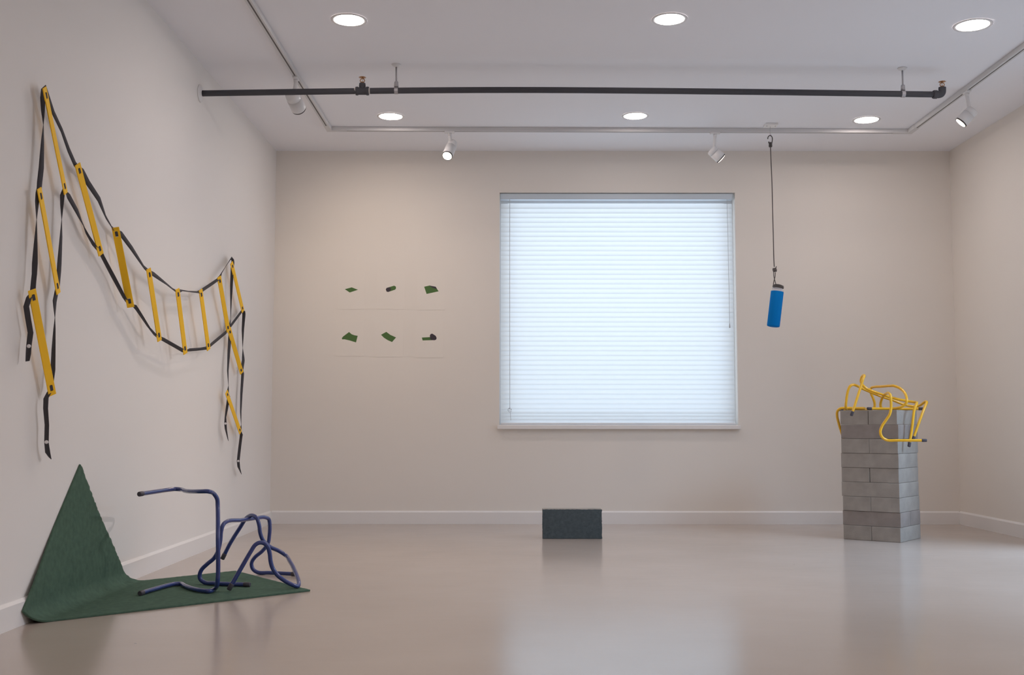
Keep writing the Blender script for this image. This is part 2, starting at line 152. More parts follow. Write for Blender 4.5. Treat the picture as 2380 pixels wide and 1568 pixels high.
def floor_mat():
    m = bpy.data.materials.new('sealed_floor')
    m.use_nodes = True
    nt = m.node_tree
    b = nt.nodes['Principled BSDF']
    tc = nt.nodes.new('ShaderNodeTexCoord')
    n = nt.nodes.new('ShaderNodeTexNoise')
    n.inputs['Scale'].default_value = 1.3
    n.inputs['Detail'].default_value = 6
    nt.links.new(tc.outputs['Object'], n.inputs['Vector'])
    r = nt.nodes.new('ShaderNodeValToRGB')
    r.color_ramp.elements[0].position = 0.3
    r.color_ramp.elements[1].position = 0.75
    r.color_ramp.elements[0].color = FLOOR_A
    r.color_ramp.elements[1].color = FLOOR_B
    nt.links.new(n.outputs['Fac'], r.inputs['Fac'])
    # scattered scuff specks
    vo = nt.nodes.new('ShaderNodeTexVoronoi')
    vo.inputs['Scale'].default_value = 2.6
    nt.links.new(tc.outputs['Object'], vo.inputs['Vector'])
    th = nt.nodes.new('ShaderNodeMath')
    th.operation = 'LESS_THAN'
    th.inputs[1].default_value = 0.012
    nt.links.new(vo.outputs['Distance'], th.inputs[0])
    mx = nt.nodes.new('ShaderNodeMix')
    mx.data_type = 'RGBA'
    nt.links.new(th.outputs[0], mx.inputs['Factor'])
    nt.links.new(r.outputs['Color'], mx.inputs[6])
    mx.inputs[7].default_value = srgb(95, 85, 78)
    nt.links.new(mx.outputs[2], b.inputs['Base Color'])
    # slight unevenness of the sealer, streaked across the room
    mp = nt.nodes.new('ShaderNodeMapping')
    mp.inputs['Scale'].default_value = (2.0, 14.0, 1.0)
    nt.links.new(tc.outputs['Object'], mp.inputs['Vector'])
    n3 = nt.nodes.new('ShaderNodeTexNoise')
    n3.inputs['Scale'].default_value = 2.5
    n3.inputs['Detail'].default_value = 5
    nt.links.new(mp.outputs[0], n3.inputs['Vector'])
    mr = nt.nodes.new('ShaderNodeMapRange')
    mr.inputs['To Min'].default_value = 0.16
    mr.inputs['To Max'].default_value = 0.215
    nt.links.new(n3.outputs['Fac'], mr.inputs['Value'])
    nt.links.new(mr.outputs[0], b.inputs['Roughness'])
    b.inputs['Specular IOR Level'].default_value = 0.95
    return m


FLOOR_A = (0.46, 0.385, 0.33, 1)
FLOOR_B = (0.51, 0.435, 0.38, 1)
M = {
    'wall': mat('wall_paint', (0.80, 0.775, 0.75, 1), 0.75, bump=0.03, bscale=350),
    'wall_warm': mat('warm_wall_paint', (0.81, 0.765, 0.71, 1), 0.75, bump=0.03, bscale=350),
    'turf_shaded': mat('turf_in_shade', (0.086, 0.107, 0.118, 1), 0.95, bump=0.5, bscale=420, var=0.12, vscale=40, spec=0.1),  # turf colour greyed and darkened to stand for shade on the block front
    'ceiling': mat('ceiling_paint', (0.85, 0.85, 0.885, 1), 0.85),
    'trim': mat('trim_paint', (0.82, 0.80, 0.785, 1), 0.45),
    'floor': floor_mat(),
    'frame': mat('window_frame_vinyl', (0.75, 0.76, 0.78, 1), 0.4),
    'blind': blind_mat(),
    'headrail': mat('headrail_metal', (0.60, 0.68, 0.76, 1), 0.5),
    'cord_white': mat('blind_cord', (0.55, 0.57, 0.6, 1), 0.6),
    'glass': pane_mat(),
    'turf': mat('green_turf', (0.084, 0.142, 0.104, 1), 0.95, bump=0.5, bscale=420, var=0.12, vscale=40, spec=0.1),
    'turf_bright': mat('printed_green', (0.075, 0.16, 0.045, 1), 0.8),
    'print_dark': mat('printed_dark_backing', (0.05, 0.04, 0.052, 1), 0.8),
    'paper': mat('print_paper', (0.815, 0.77, 0.715, 1), 0.75),
    'black_paint': mat('black_pipe_paint', (0.070, 0.070, 0.080, 1), 0.6, spec=0.2),
    'thread': mat('pipe_thread_tape', (0.62, 0.58, 0.55, 1), 0.6),
    'brass': mat('sprinkler_brass', (0.42, 0.20, 0.07, 1), 0.35, 0.6),
    'steel': mat('zinc_steel', (0.42, 0.41, 0.43, 1), 0.45, 0.4),
    'white_metal': mat('white_enamel', (0.74, 0.73, 0.73, 1), 0.4),
    'slot': mat('dark_slot', (0.15, 0.135, 0.125, 1), 0.8),
    'rail': mat('rail_enamel', (0.66, 0.65, 0.65, 1), 0.75, spec=0.2),
    'rim': mat('dark_rim', (0.055, 0.05, 0.05, 1), 0.5),
    'yellow_slat': mat('yellow_plastic_slat', (1.0, 0.58, 0.022, 1), 0.55, spec=0.3),
    'webbing': mat('black_webbing', (0.066, 0.064, 0.072, 1), 0.8, bump=0.3, bscale=900, spec=0.2),
    'snap': mat('snap_button', (0.75, 0.73, 0.74, 1), 0.3),
    'blue_tube': mat('blue_gloss_tube', (0.030, 0.050, 0.20, 1), 0.2, coat=0.3),
    'yellow_tube': mat('yellow_gloss_tube', (0.86, 0.47, 0.015, 1), 0.25, coat=0.3),
    'cap': mat('black_rubber_cap', (0.060, 0.055, 0.072, 1), 0.6),
    'concrete': mat('grey_concrete', (0.335, 0.305, 0.275, 1), 0.9, bump=0.3, bscale=120, var=0.14, vscale=9, spec=0.2),
    'concrete_dark': mat('grey_concrete_darker', (0.28, 0.245, 0.225, 1), 0.9, bump=0.3, bscale=120, var=0.14, vscale=9, spec=0.2),
    'sleeve': mat('blue_neoprene', (0.0, 0.18, 0.54, 1), 0.85, spec=0.15),
    'bottle': plastic_clear(),
    'cord': mat('dark_bungee', (0.085, 0.07, 0.07, 1), 0.6),
}


# ---------------------------------------------------------------- mesh helpers
def box(bm, x0, x1, y0, y1, z0, z1):
    vs = [bm.verts.new((x, y, z)) for x in (x0, x1) for y in (y0, y1) for z in (z0, z1)]
    for f in ((0, 1, 3, 2), (4, 6, 7, 5), (0, 4, 5, 1), (2, 3, 7, 6), (0, 2, 6, 4), (1, 5, 7, 3)):
        bm.faces.new([vs[i] for i in f])


def obox(bm, c, ax, ay, az, sx, sy, sz, bev=0.0):
    """Box with its own axes, centred at c, full sizes sx, sy, sz; optional bevel."""
    b2 = bmesh.new()
    box(b2, -sx / 2, sx / 2, -sy / 2, sy / 2, -sz / 2, sz / 2)
    if bev:
        bmesh.ops.bevel(b2, geom=list(b2.edges), offset=bev, segments=2, affect='EDGES', profile=0.5)
    mtx = Matrix((ax, ay, az)).transposed().to_4x4()
    mtx.translation = c
    bmesh.ops.transform(b2, matrix=mtx, verts=b2.verts)
    merge(bm, b2)


def merge(bm, b2):
    me = bpy.data.meshes.new('tmp')
    b2.to_mesh(me)
    b2.free()
    bm.from_mesh(me)
    bpy.data.meshes.remove(me)


def frame_for(d):
    d = V(d).normalized()
    a = V((0, 0, 1)) if abs(d.z) < 0.9 else V((1, 0, 0))
    u = a.cross(d).normalized()
    return u, d.cross(u).normalized(), d


def lathe(bm, p0, p1, prof, n=32, caps=True):
    """prof: (t along p0->p1, radius)."""
    p0, p1 = V(p0), V(p1)
    u, w, d = frame_for(p1 - p0)
    rings = []
    for t, r in prof:
        c = p0 + (p1 - p0) * t
        rings.append([bm.verts.new(c + (u * math.cos(a) + w * math.sin(a)) * max(r, 1e-5))
                      for a in [2 * math.pi * k / n for k in range(n)]])
    for a, b in zip(rings, rings[1:]):
        for k in range(n):
            f = bm.faces.new((a[k], a[(k + 1) % n], b[(k + 1) % n], b[k]))
            f.smooth = True
    if caps:
        bm.faces.new(rings[0][::-1])
        bm.faces.new(rings[-1])


def catmull(pts, step=0.008):
    P = [V(p) for p in pts]
    P = [P[0] * 2 - P[1]] + P + [P[-1] * 2 - P[-2]]
    out = []
    for i in range(1, len(P) - 2):
        a, b, c, d = P[i - 1], P[i], P[i + 1], P[i + 2]
        t0 = 0
        t1 = t0 + max((b - a).length, 1e-6) ** 0.5
        t2 = t1 + max((c - b).length, 1e-6) ** 0.5
        t3 = t2 + max((d - c).length, 1e-6) ** 0.5
        n = max(2, int((c - b).length / step))
        for k in range(n):
            t = t1 + (t2 - t1) * k / n
            A1 = a * ((t1 - t) / (t1 - t0)) + b * ((t - t0) / (t1 - t0))
            A2 = b * ((t2 - t) / (t2 - t1)) + c * ((t - t1) / (t2 - t1))
            A3 = c * ((t3 - t) / (t3 - t2)) + d * ((t - t2) / (t3 - t2))
            B1 = A1 * ((t2 - t) / (t2 - t0)) + A2 * ((t - t0) / (t2 - t0))
            B2 = A2 * ((t3 - t) / (t3 - t1)) + A3 * ((t - t1) / (t3 - t1))
            out.append(B1 * ((t2 - t) / (t2 - t1)) + B2 * ((t - t1) / (t2 - t1)))
    out.append(P[-2])
    return out


def tube(bm, path, r, n=14, smooth_path=True, step=0.008):
    p = catmull(path, step) if smooth_path else [V(q) for q in path]
    t = (p[1] - p[0]).normalized()
    u, w, _ = frame_for(t)
    rings = []
    for i, c in enumerate(p):
        tn = (p[min(i + 1, len(p) - 1)] - p[max(i - 1, 0)])
        tn = tn.normalized() if tn.length > 1e-9 else t
        u = (u - tn * u.dot(tn)).normalized()
        w = tn.cross(u)
        rings.append([bm.verts.new(c + (u * math.cos(a) + w * math.sin(a)) * r)
                      for a in [2 * math.pi * k / n for k in range(n)]])
        t = tn
    for a, b in zip(rings, rings[1:]):
        for k in range(n):
            f = bm.faces.new((a[k], a[(k + 1) % n], b[(k + 1) % n], b[k]))
            f.smooth = True
    bm.faces.new(rings[0][::-1])
    bm.faces.new(rings[-1])


def empty(name, loc, label, cat, group=None):
    o = bpy.data.objects.new(name, None)
    o.empty_display_size = 0.05
    COL.objects.link(o)
    o.location = loc
    o['label'] = label
    o['category'] = cat
    if group:
        o['group'] = group
    return o


def world_loc(o):
    p = V((0, 0, 0))
    while o is not None:
        p += o.location
        o = o.parent
    return p


def obj(name, bm, m, parent=None, label=None, origin=None, **props):
    """One bmesh in world coordinates -> one mesh object (origin at `origin` or the mesh centre)."""
    bmesh.ops.recalc_face_normals(bm, faces=bm.faces)
    if origin is None:
        lo = V([min(v.co[i] for v in bm.verts) for i in range(3)])
        hi = V([max(v.co[i] for v in bm.verts) for i in range(3)])
        origin = (lo + hi) / 2
    origin = V(origin)
    bmesh.ops.translate(bm, verts=bm.verts, vec=-origin)
    me = bpy.data.meshes.new(name)
    bm.to_mesh(me)
    bm.free()
    me.materials.append(m)
    o = bpy.data.objects.new(name, me)
    COL.objects.link(o)
    if parent is not None:
        o.parent = parent
        o.location = origin - world_loc(parent)
    else:
        o.location = origin
    if label:
        o['label'] = label
    for k, v in props.items():
        o[k] = v
    return o


def struct(name, bm, m, label=None, parent=None):
    o = obj(name, bm, m, parent)
    if parent is None:
        o['kind'] = 'structure'
    if label:
        o['label'] = label
    return o


# ---------------------------------------------------------------- room shell
bm = bmesh.new(); box(bm, -L - WT, R + WT, YF - WT, D + WT, -0.12, 0.0)
struct('floor', bm, M['floor'], 'glossy beige sealed floor of the gallery')
bm = bmesh.new(); box(bm, -L - WT, R + WT, YF - WT, D + WT, H, H + 0.12)
struct('ceiling', bm, M['ceiling'], 'plain white gallery ceiling')
bm = bmesh.new(); box(bm, -L - WT, -L, YF - WT, D + WT, 0, H)
struct('wall_left', bm, M['wall'], 'white left wall with the yellow ladder on it')
bm = bmesh.new(); box(bm, -L, R, YF - WT, YF, 0, H)
struct('wall_front', bm, M['wall'], 'white wall behind the viewer')
# back wall with the window hole
wx0, wx1, wz0, wz1 = WIN['x0'], WIN['x1'], WIN['z0'], WIN['z1']
bm = bmesh.new()
box(bm, -L, wx0, D, D + WT, 0, H)
box(bm, wx1, R, D, D + WT, 0, H)
box(bm, wx0, wx1, D, D + WT, 0, wz0)
box(bm, wx0, wx1, D, D + WT, wz1, H)
struct('wall_back', bm, M['wall_warm'], 'white back wall around the window')
# right wall with a glazed door opening nearer the viewer (outside the photograph)
dy0, dy1, dz1 = 4.3, 6.95, 2.25
bm = bmesh.new()
box(bm, R, R + WT, YF - WT, dy0, 0, H)
box(bm, R, R + WT, dy1, D + WT, 0, H)
box(bm, R, R + WT, dy0, dy1, dz1, H)
struct('wall_right', bm, M['wall_warm'], 'white right wall')
bm = bmesh.new()
for a, b in ((dy0, dy0 + 0.06), ((dy0 + dy1) / 2 - 0.04, (dy0 + dy1) / 2 + 0.04), (dy1 - 0.06, dy1)):
    box(bm, R + 0.06, R + 0.12, a, b, 0.0, dz1)
box(bm, R + 0.06, R + 0.12, dy0 + 0.06, dy1 - 0.06, dz1 - 0.08, dz1)
dr = struct('door_1', bm, M['frame'], 'glazed double door in the right wall')
bm = bmesh.new(); box(bm, R + 0.088, R + 0.092, dy0 + 0.06, dy1 - 0.06, 0.0, dz1 - 0.08)
obj('door_pane', bm, M['glass'], dr)


def baseboard(name, x0, x1, y0, y1, axis, lab):
    bm = bmesh.new()
    hb = BASE_H
    t = 0.015
    if axis == 'x':        # along x on the back wall
        prof = [(D, 0), (D - t, 0), (D - t, hb - 0.012), (D - 0.004, hb), (D, hb)]
        a = [bm.verts.new((x0, y, z)) for y, z in prof]
        b = [bm.verts.new((x1, y, z)) for y, z in prof]
    else:
        s = 1 if x0 < 0 else -1
        prof = [(x0, 0), (x0 + s * t, 0), (x0 + s * t, hb - 0.012), (x0 + s * 0.004, hb), (x0, hb)]
        a = [bm.verts.new((x, y0, z)) for x, z in prof]
        b = [bm.verts.new((x, y1, z)) for x, z in prof]
    n = len(prof)
    for k in range(n):
        bm.faces.new((a[k], a[(k + 1) % n], b[(k + 1) % n], b[k]))
    bm.faces.new(a[::-1])
    bm.faces.new(b)
    return struct(name, bm, M['trim'], lab)


baseboard('baseboard_back', -L + 0.015, R - 0.015, 0, 0, 'x', 'white baseboard along the back wall')
baseboard('baseboard_left', -L, 0, YF, D, 'y', 'white baseboard along the left wall')
baseboard('baseboard_right', R, 0, dy1 + 0.005, D, 'y', 'white baseboard along the right wall')

# ---------------------------------------------------------------- window
fy = D + 0.125
bm = bmesh.new()
fw = 0.065
box(bm, wx0, wx0 + fw, fy, fy + 0.06, wz0, wz1)
box(bm, wx1 - fw, wx1, fy, fy + 0.06, wz0, wz1)
box(bm, wx0 + fw, wx1 - fw, fy, fy + 0.06, wz1 - fw, wz1)
box(bm, wx0 + fw, wx1 - fw, fy, fy + 0.06, wz0, wz0 + fw * 0.5)
win = struct('window_1', bm, M['frame'], 'large square window in the back wall')
bm = bmesh.new(); box(bm, wx0 + fw, wx1 - fw, fy + 0.028, fy + 0.034, wz0 + fw * 0.5, wz1 - fw)
obj('window_pane', bm, M['glass'], win)
bm = bmesh.new()
obox(bm, V(((SILL['x0'] + SILL['x1']) / 2, D - 0.02, (SILL['z'] + SILL['z1']) / 2)), (1, 0, 0), (0, 1, 0), (0, 0, 1),
     SILL['x1'] - SILL['x0'], 0.04, SILL['z1'] - SILL['z'], 0.003)
box(bm, wx0 + 0.002, wx1 - 0.002, D - 0.001, fy, wz0, wz0 + 0.004)
obj('window_sill', bm, M['trim'], win)

# venetian blind hung inside the opening
by = D + 0.045
bx0, bx1 = wx0 + 0.006, wx1 - 0.014
blind = empty('venetian_blind', ((bx0 + bx1) / 2, by, wz0), 'closed white venetian blind glowing in the window', 'blind')
bm = bmesh.new()
obox(bm, V(((bx0 + bx1) / 2, by, wz1 - 0.028)), (1, 0, 0), (0, 1, 0), (0, 0, 1), bx1 - bx0, 0.045, 0.05, 0.004)
obj('headrail', bm, M['headrail'], blind, 'blue-grey headrail')
bm = bmesh.new()
z = wz0 + 0.035
zs = []
while z < wz1 - 0.07:
    zs.append(z)
    z += 0.026 if z < wz0 + 0.11 else 0.0385
hw, n = 0.0235, 6
for z in zs:
    tilt = math.radians(72)
    rows = []
    for k in range(n + 1):
        q = -1 + 2 * k / n
        a = q * hw
        cr = 0.003 * (1 - q * q)
        yy = by + a * math.cos(tilt) - cr * math.sin(tilt)
        zz = z + a * math.sin(tilt) + cr * math.cos(tilt)
        rows.append((bm.verts.new((bx0 + 0.004, yy, zz)), bm.verts.new((bx1 - 0.004, yy, zz))))
    for a, b in zip(rows, rows[1:]):
        f = bm.faces.new((a[0], a[1], b[1], b[0]))
        f.smooth = True
obj('slats', bm, M['blind'], blind)
bm = bmesh.new()
obox(bm, V(((bx0 + bx1) / 2, by, wz0 + 0.013)), (1, 0, 0), (0, 1, 0), (0, 0, 1), bx1 - bx0 - 0.008, 0.045, 0.014, 0.003)
obj('bottom_rail', bm, M['frame'], blind)
wd = bx0 + 0.075
bm = bmesh.new()
tube(bm, [(wd, by - 0.03, wz1 - 0.05), (wd, by - 0.031, wz1 - 0.8), (wd + 0.002, by - 0.031, wz0 + 0.13)], 0.0022, 8)
wand = obj('tilt_cord', bm, M['cord_white'], blind)
bm = bmesh.new()
for k in range(5):
    a = 2 * math.pi * k / 5
    tube(bm, [(wd + 0.002 + 0.004 * math.cos(a), by - 0.031, wz0 + 0.128 + 0.004 * math.sin(a)),
              (wd + 0.002 + 0.014 * math.cos(a), by - 0.032, wz0 + 0.122 + 0.016 * math.sin(a)),
              (wd + 0.002 + 0.017 * math.cos(a + 0.9), by - 0.032, wz0 + 0.120 + 0.017 * math.sin(a + 0.9))], 0.002, 6)
tube(bm, [(wd + 0.006, by - 0.032, wz0 + 0.11), (wd + 0.009, by - 0.032, wz0 + 0.06), (wd + 0.010, by - 0.032, wz0 + 0.04)], 0.002, 6)
obj('cord_tassel', bm, M['cord_white'], wand)
bm = bmesh.new()
wr = bx1 - 0.048
tube(bm, [(wr, by - 0.03, wz1 - 0.05), (wr + 0.004, by - 0.03, wz1 - 0.6), (wr + 0.006, by - 0.03, wz1 - 1.06)], 0.0018, 8)
lift = obj('lift_cord', bm, M['cord_white'], blind)
bm = bmesh.new()
lathe(bm, (wr + 0.006, by - 0.03, wz1 - 1.055), (wr + 0.006, by - 0.03, wz1 - 1.095), [(0, 0.002), (0.2, 0.004), (0.8, 0.006), (1, 0.005)], 12)
obj('cord_tassel', bm, M['cord_white'], lift)

# ---------------------------------------------------------------- recessed ceiling lights
LAMP = (1.0, 0.872, 0.82)
M['lens'] = emit('downlight_lens', LAMP + (1,), 52.0)
rows = ('nearer the camera', 'by the back track')
cols = ('leftmost', 'middle', 'rightmost')
for i, (x, y, z, r) in enumerate(DOWN):
    t = empty('recessed_ceiling_light', (x, y, H),
              f'round recessed ceiling light, {cols[i % 3]} of the three in the row {rows[i // 3]}', 'ceiling light',
              'recessed ceiling lights')
    bm = bmesh.new()
    ring = []
    n = 48
    for rr, zz in ((r * 1.24, -0.0005), (r * 1.22, -0.004), (r * 1.03, -0.004), (r, -0.0005)):
        ring.append([bm.verts.new((x + rr * math.cos(2 * math.pi * k / n), y + rr * math.sin(2 * math.pi * k / n), H + zz)) for k in range(n)])
    for a, b in zip(ring, ring[1:]):
        for k in range(n):
            bm.faces.new((a[k], a[(k + 1) % n], b[(k + 1) % n], b[k])).smooth = True
    obj('trim_ring', bm, M['white_metal'], t)
    bm = bmesh.new()
    lathe(bm, (x, y, H - 0.0005), (x, y, H - 0.0035), [(0, r * 1.02), (1, r)], 48)
    obj('lens', bm, M['lens'], t, 'glowing white lens')

# ---------------------------------------------------------------- lighting track around the ceiling
xl = (TRACK['left'][0][0] + TRACK['left'][1][0]) / 2
xr = (TRACK['right'][0][0] + TRACK['right'][1][0]) / 2
yb0 = 8.005
yb1 = 8.062
tw, th_ = 0.036, 0.030
trk = empty('lighting_track', ((xl + xr) / 2, 7.0, H), 'white lighting track running around the ceiling on three sides', 'lighting track')


def rail(p0, p1, lab):
    p0, p1 = V(p0), V(p1)
    d = (p1 - p0).normalized()
    side = V((d.y, -d.x, 0))
    ln = (p1 - p0).length
    c = (p0 + p1) / 2
    bm = bmesh.new()
    for s in (-1, 1):      # two cheeks and a top web around the slot
        obox(bm, V((c.x, c.y, H - th_ / 2 - 0.0005)) + side * s * (tw / 2 - 0.0065), d, side, V((0, 0, 1)), ln, 0.013, th_ - 0.001, 0.001)
    obox(bm, V((c.x, c.y, H - 0.006)), d, side, V((0, 0, 1)), ln, tw - 0.026, 0.011)
    o = obj('track_rail', bm, M['rail'], trk)
    bm = bmesh.new()
    obox(bm, V((c.x, c.y, H - th_ + 0.005)), d, side, V((0, 0, 1)), ln - 0.06, tw - 0.0265, 0.006)
    obj('slot', bm, M['slot'], o, 'dark slot along the rail')


rail((xl, 1.0, H), (xl, yb0 - 0.05, H), 'left')
rail((xr, 1.0, H), (xr, yb1 - 0.05, H), 'right')
rail((xl + 0.05, yb0, H), (xr - 0.05, yb1, H), 'back')
for x, y, s in ((xl, yb0, 1), (xr, yb1, -1)):
    bm = bmesh.new()
    box(bm, x - 0.02, x + 0.02, y - 0.14, y + 0.02, H - 0.031, H - 0.0005)
    box(bm, min(x + s * 0.02, x + s * 0.13), max(x + s * 0.02, x + s * 0.13), y - 0.02, y + 0.02, H - 0.031, H - 0.0005)
    obj('corner_connector', bm, M['rail'], trk)

# ---------------------------------------------------------------- track spotlights
M['spot_lens'] = emit('spot_lens', (1.0, 0.86, 0.70, 1), 6.0)
HL = ['white track spotlight on the left rail behind the black pipe',
      'white track spotlight shining toward the viewer from the back rail',
      'white track spotlight on the back rail tilted right above the window',
      'white track spotlight hanging from the right rail beside the pipe end']
spots = []
for hd, lab in zip(HEADS, HL):
    m, st, a, b, r = V(hd['m']), V(hd['stem']), V(hd['rear']), V(hd['front']), hd['r']
    m = V((m.x, m.y, H - th_))
    if lab.startswith('white track spotlight on the left') or 'right rail' in lab:
        m.x = xl if 'left' in lab else xr
    else:
        m.y = yb0 + (yb1 - yb0) * (m.x - xl) / (xr - xl)
    d = (b - a).normalized()
    t = empty('track_spotlight', m, lab, 'spotlight', 'track spotlights')
    bm = bmesh.new()
    al = V((0, 1, 0)) if ('left' in lab or 'right rail' in lab) else V((1, 0, 0))
    ac = V((0, 0, 1)).cross(al)
    obox(bm, m - V((0, 0, 0.006)), al, ac, V((0, 0, 1)), 0.075, 0.030, 0.014, 0.003)
    lathe(bm, m - V((0, 0, 0.012)), m - V((0, 0, 0.035)), [(0, 0.015), (1, 0.013)], 16)
    obj('track_adapter', bm, M['white_metal'], t)
    bm = bmesh.new()
    sd = d.cross(V((0, 0, 1)))
    sd = sd.normalized() if sd.length > 0.05 else V((1, 0, 0))
    ctr = a + (b - a) * 0.32
    top = m - V((0, 0, 0.03))
    tube(bm, [top, top + (ctr - top) * 0.35 + V((0, 0, -0.004)), ctr + (top - ctr).normalized() * r * 0.8], 0.0125, 12)
    obj('stem', bm, M['white_metal'], t)
    bm = bmesh.new()
    lathe(bm, a, b, [(0, r * 0.5), (0.03, r * 0.78), (0.10, r * 0.93), (0.36, r * 0.96), (0.365, r * 0.90), (0.385, r * 0.90),
                     (0.39, r), (0.985, r), (1.0, r * 0.97)], 36)
    obj('lamp_housing', bm, M['white_metal'], t)
    bm = bmesh.new()
    lathe(bm, b, b + d * 0.008, [(0, r * 0.99), (1, r * 0.97)], 36)
    obj('front_rim', bm, M['rim'], t, 'dark front rim')
    bm = bmesh.new()
    lathe(bm, b + d * 0.0075, b + d * 0.013, [(0, r * 0.86), (0.6, r * 0.8), (1, r * 0.5)], 36)
    obj('lamp_lens', bm, M['spot_lens'], t, 'glowing lens')
    spots.append((b + d * 0.02, d))

# ---------------------------------------------------------------- sprinkler pipe
PIPE_R = 0.0185
pp = [V(p) for p in PIPE]
el = V(ELB)
pp[0] = V((-L + 0.002, pp[0].y, pp[0].z))
z_el = pp[-1].z
sp = empty('sprinkler_pipe', (pp[2].x, pp[2].y, pp[2].z), 'long black sprinkler pipe hung across below the ceiling', 'pipe')
bm = bmesh.new()
tube(bm, pp[:-1] + [V((el.x - 0.01, el.y, z_el))], PIPE_R, 24, True, 0.1)
obj('pipe_run', bm, M['black_paint'], sp)
tee = V(TEE)


def on_pipe(x):
    ps = [p for p in catmull(pp, 0.1)]
    for a, b in zip(ps, ps[1:]):
        if a.x <= x <= b.x:
            return a + (b - a) * ((x - a.x) / max(1e-6, b.x - a.x))
    return ps[-1]


tc_ = on_pipe(tee.x)
bm = bmesh.new()
X = V((1, 0, 0))
lathe(bm, tc_ - X * 0.040, tc_ + X * 0.040, [(0, 0.026), (0.16, 0.027), (0.2, 0.0235), (0.8, 0.0235), (0.84, 0.027), (1, 0.026)], 28)
lathe(bm, tc_, tc_ + V((0, 0, 0.048)), [(0, 0.020), (0.55, 0.019), (0.6, 0.021), (1, 0.019)], 24)
obj('tee_fitting', bm, M['black_paint'], sp)
for s in (-1, 1):
    bm = bmesh.new()
    lathe(bm, tc_ + X * s * 0.0405, tc_ + X * s * 0.048, [(0, 0.0196), (1, 0.0192)], 24)
    obj('thread_band', bm, M['thread'], sp, 'pale thread band beside the tee fitting')
bm = bmesh.new()
ec = V((el.x, el.y, z_el))
lathe(bm, ec - X * 0.050, ec - X * 0.024, [(0, 0.024), (0.2, 0.0265), (0.9, 0.0265), (1, 0.023)], 24)
tube(bm, [ec - X * 0.030, ec - X * 0.012, ec + X * 0.0 + V((0, 0, 0.004)), ec + X * 0.007 + V((0, 0, 0.014)), ec + X * 0.009 + V((0, 0, 0.045))], 0.0225, 20, True, 0.004)
obj('elbow_fitting', bm, M['black_paint'], sp)
bm = bmesh.new()
wp = V(PIPE_WALL)
lathe(bm, V((-L + 0.0005, pp[0].y, pp[0].z)), V((-L + 0.016, pp[0].y, pp[0].z)), [(0, 0.055), (0.3, 0.053), (0.8, 0.035), (1, 0.024)], 36)
obj('wall_flange', bm, M['white_metal'], sp, 'white round wall flange')


def sprinkler(base, ht):
    base = V(base)
    k = ht / 0.055
    bm = bmesh.new()
    lathe(bm, base - V((0, 0, 0.004)), base + V((0, 0, 0.012 * k)), [(0, 0.011), (0.5, 0.013), (1, 0.010)], 16)
    for s in (-1, 1):
        tube(bm, [base + V((s * 0.008, 0, 0.010 * k)), base + V((s * 0.0135, 0, 0.022 * k)), base + V((s * 0.011, 0, 0.034 * k)), base + V((s * 0.002, 0, 0.043 * k))], 0.0026, 8)
    lathe(bm, base + V((0, 0, 0.040 * k)), base + V((0, 0, 0.050 * k)), [(0, 0.005), (1, 0.004)], 12)
    h_ = obj('sprinkler_head', bm, M['brass'], sp, 'brass upright sprinkler head')
    bm = bmesh.new()
    lathe(bm, base + V((0, 0, 0.0495 * k)), base + V((0, 0, 0.054 * k)), [(0, 0.010), (0.5, 0.018), (1, 0.018)], 20)
    for q in range(10):
        a = 2 * math.pi * q / 10
        obox(bm, base + V((0.019 * math.cos(a), 0.019 * math.sin(a), 0.0515 * k)), V((math.cos(a), math.sin(a), 0)),
             V((-math.sin(a), math.cos(a), 0)), V((0, 0, 1)), 0.008, 0.005, 0.0012)
    obj('deflector', bm, M['brass'], h_)
    bm = bmesh.new()
    lathe(bm, base + V((0, 0, 0.012 * k)), base + V((0, 0, 0.040 * k)), [(0, 0.002), (0.1, 0.0035), (0.9, 0.0035), (1, 0.002)], 10)
    obj('glass_bulb', bm, M['thread'], h_)


sprinkler(tc_ + V((0, 0, 0.048)), SPK[0][2] - (tc_.z + 0.048))
sprinkler(ec + X * 0.009 + V((0, 0, 0.045)), SPK[1][2] - (ec.z + 0.045))

for k, ((a, b), lab) in enumerate(zip(HANG, ('steel rod hanger holding the black pipe beside its tee fitting',
                                              'steel rod hanger holding the black pipe near its elbow end'))):
    a = V(a)
    pc = on_pipe(b[0])
    a = V((a.x, pc.y, H))
    hg = empty('pipe_hanger', a, lab, 'pipe hanger', 'pipe hangers')
    bm = bmesh.new()
    lathe(bm, a, a - V((0, 0, 0.016)), [(0, 0.030), (0.4, 0.026), (1, 0.010)], 24)
    obj('ceiling_cap', bm, M['white_metal'], hg, 'white ceiling cap')
    bm = bmesh.new()
    lathe(bm, a - V((0, 0, 0.014)), V((pc.x, pc.y, pc.z + 0.045)), [(0, 0.0052), (1, 0.0052)], 12)
    obj('threaded_rod', bm, M['steel'], hg)
    bm = bmesh.new()
    lathe(bm, V((pc.x, pc.y, pc.z + 0.060)), V((pc.x, pc.y, pc.z + 0.022)), [(0, 0.006), (0.15, 0.012), (1, 0.014)], 12)
    n = 28
    ri, ro, hwid = PIPE_R + 0.0006, PIPE_R + 0.0030, 0.011
    rg = []
    for rr, sx in ((ri, -1), (ro, -1), (ro, 1), (ri, 1)):
        rg.append([bm.verts.new((pc.x + sx * hwid, pc.y + rr * math.cos(2 * math.pi * q / n), pc.z + rr * math.sin(2 * math.pi * q / n))) for q in range(n)])
    for j in range(4):
        p_, q_ = rg[j], rg[(j + 1) % 4]
        for q in range(n):
            bm.faces.new((p_[q], p_[(q + 1) % n], q_[(q + 1) % n], q_[q]))
    obj('hanger_ring', bm, M['steel'], hg)

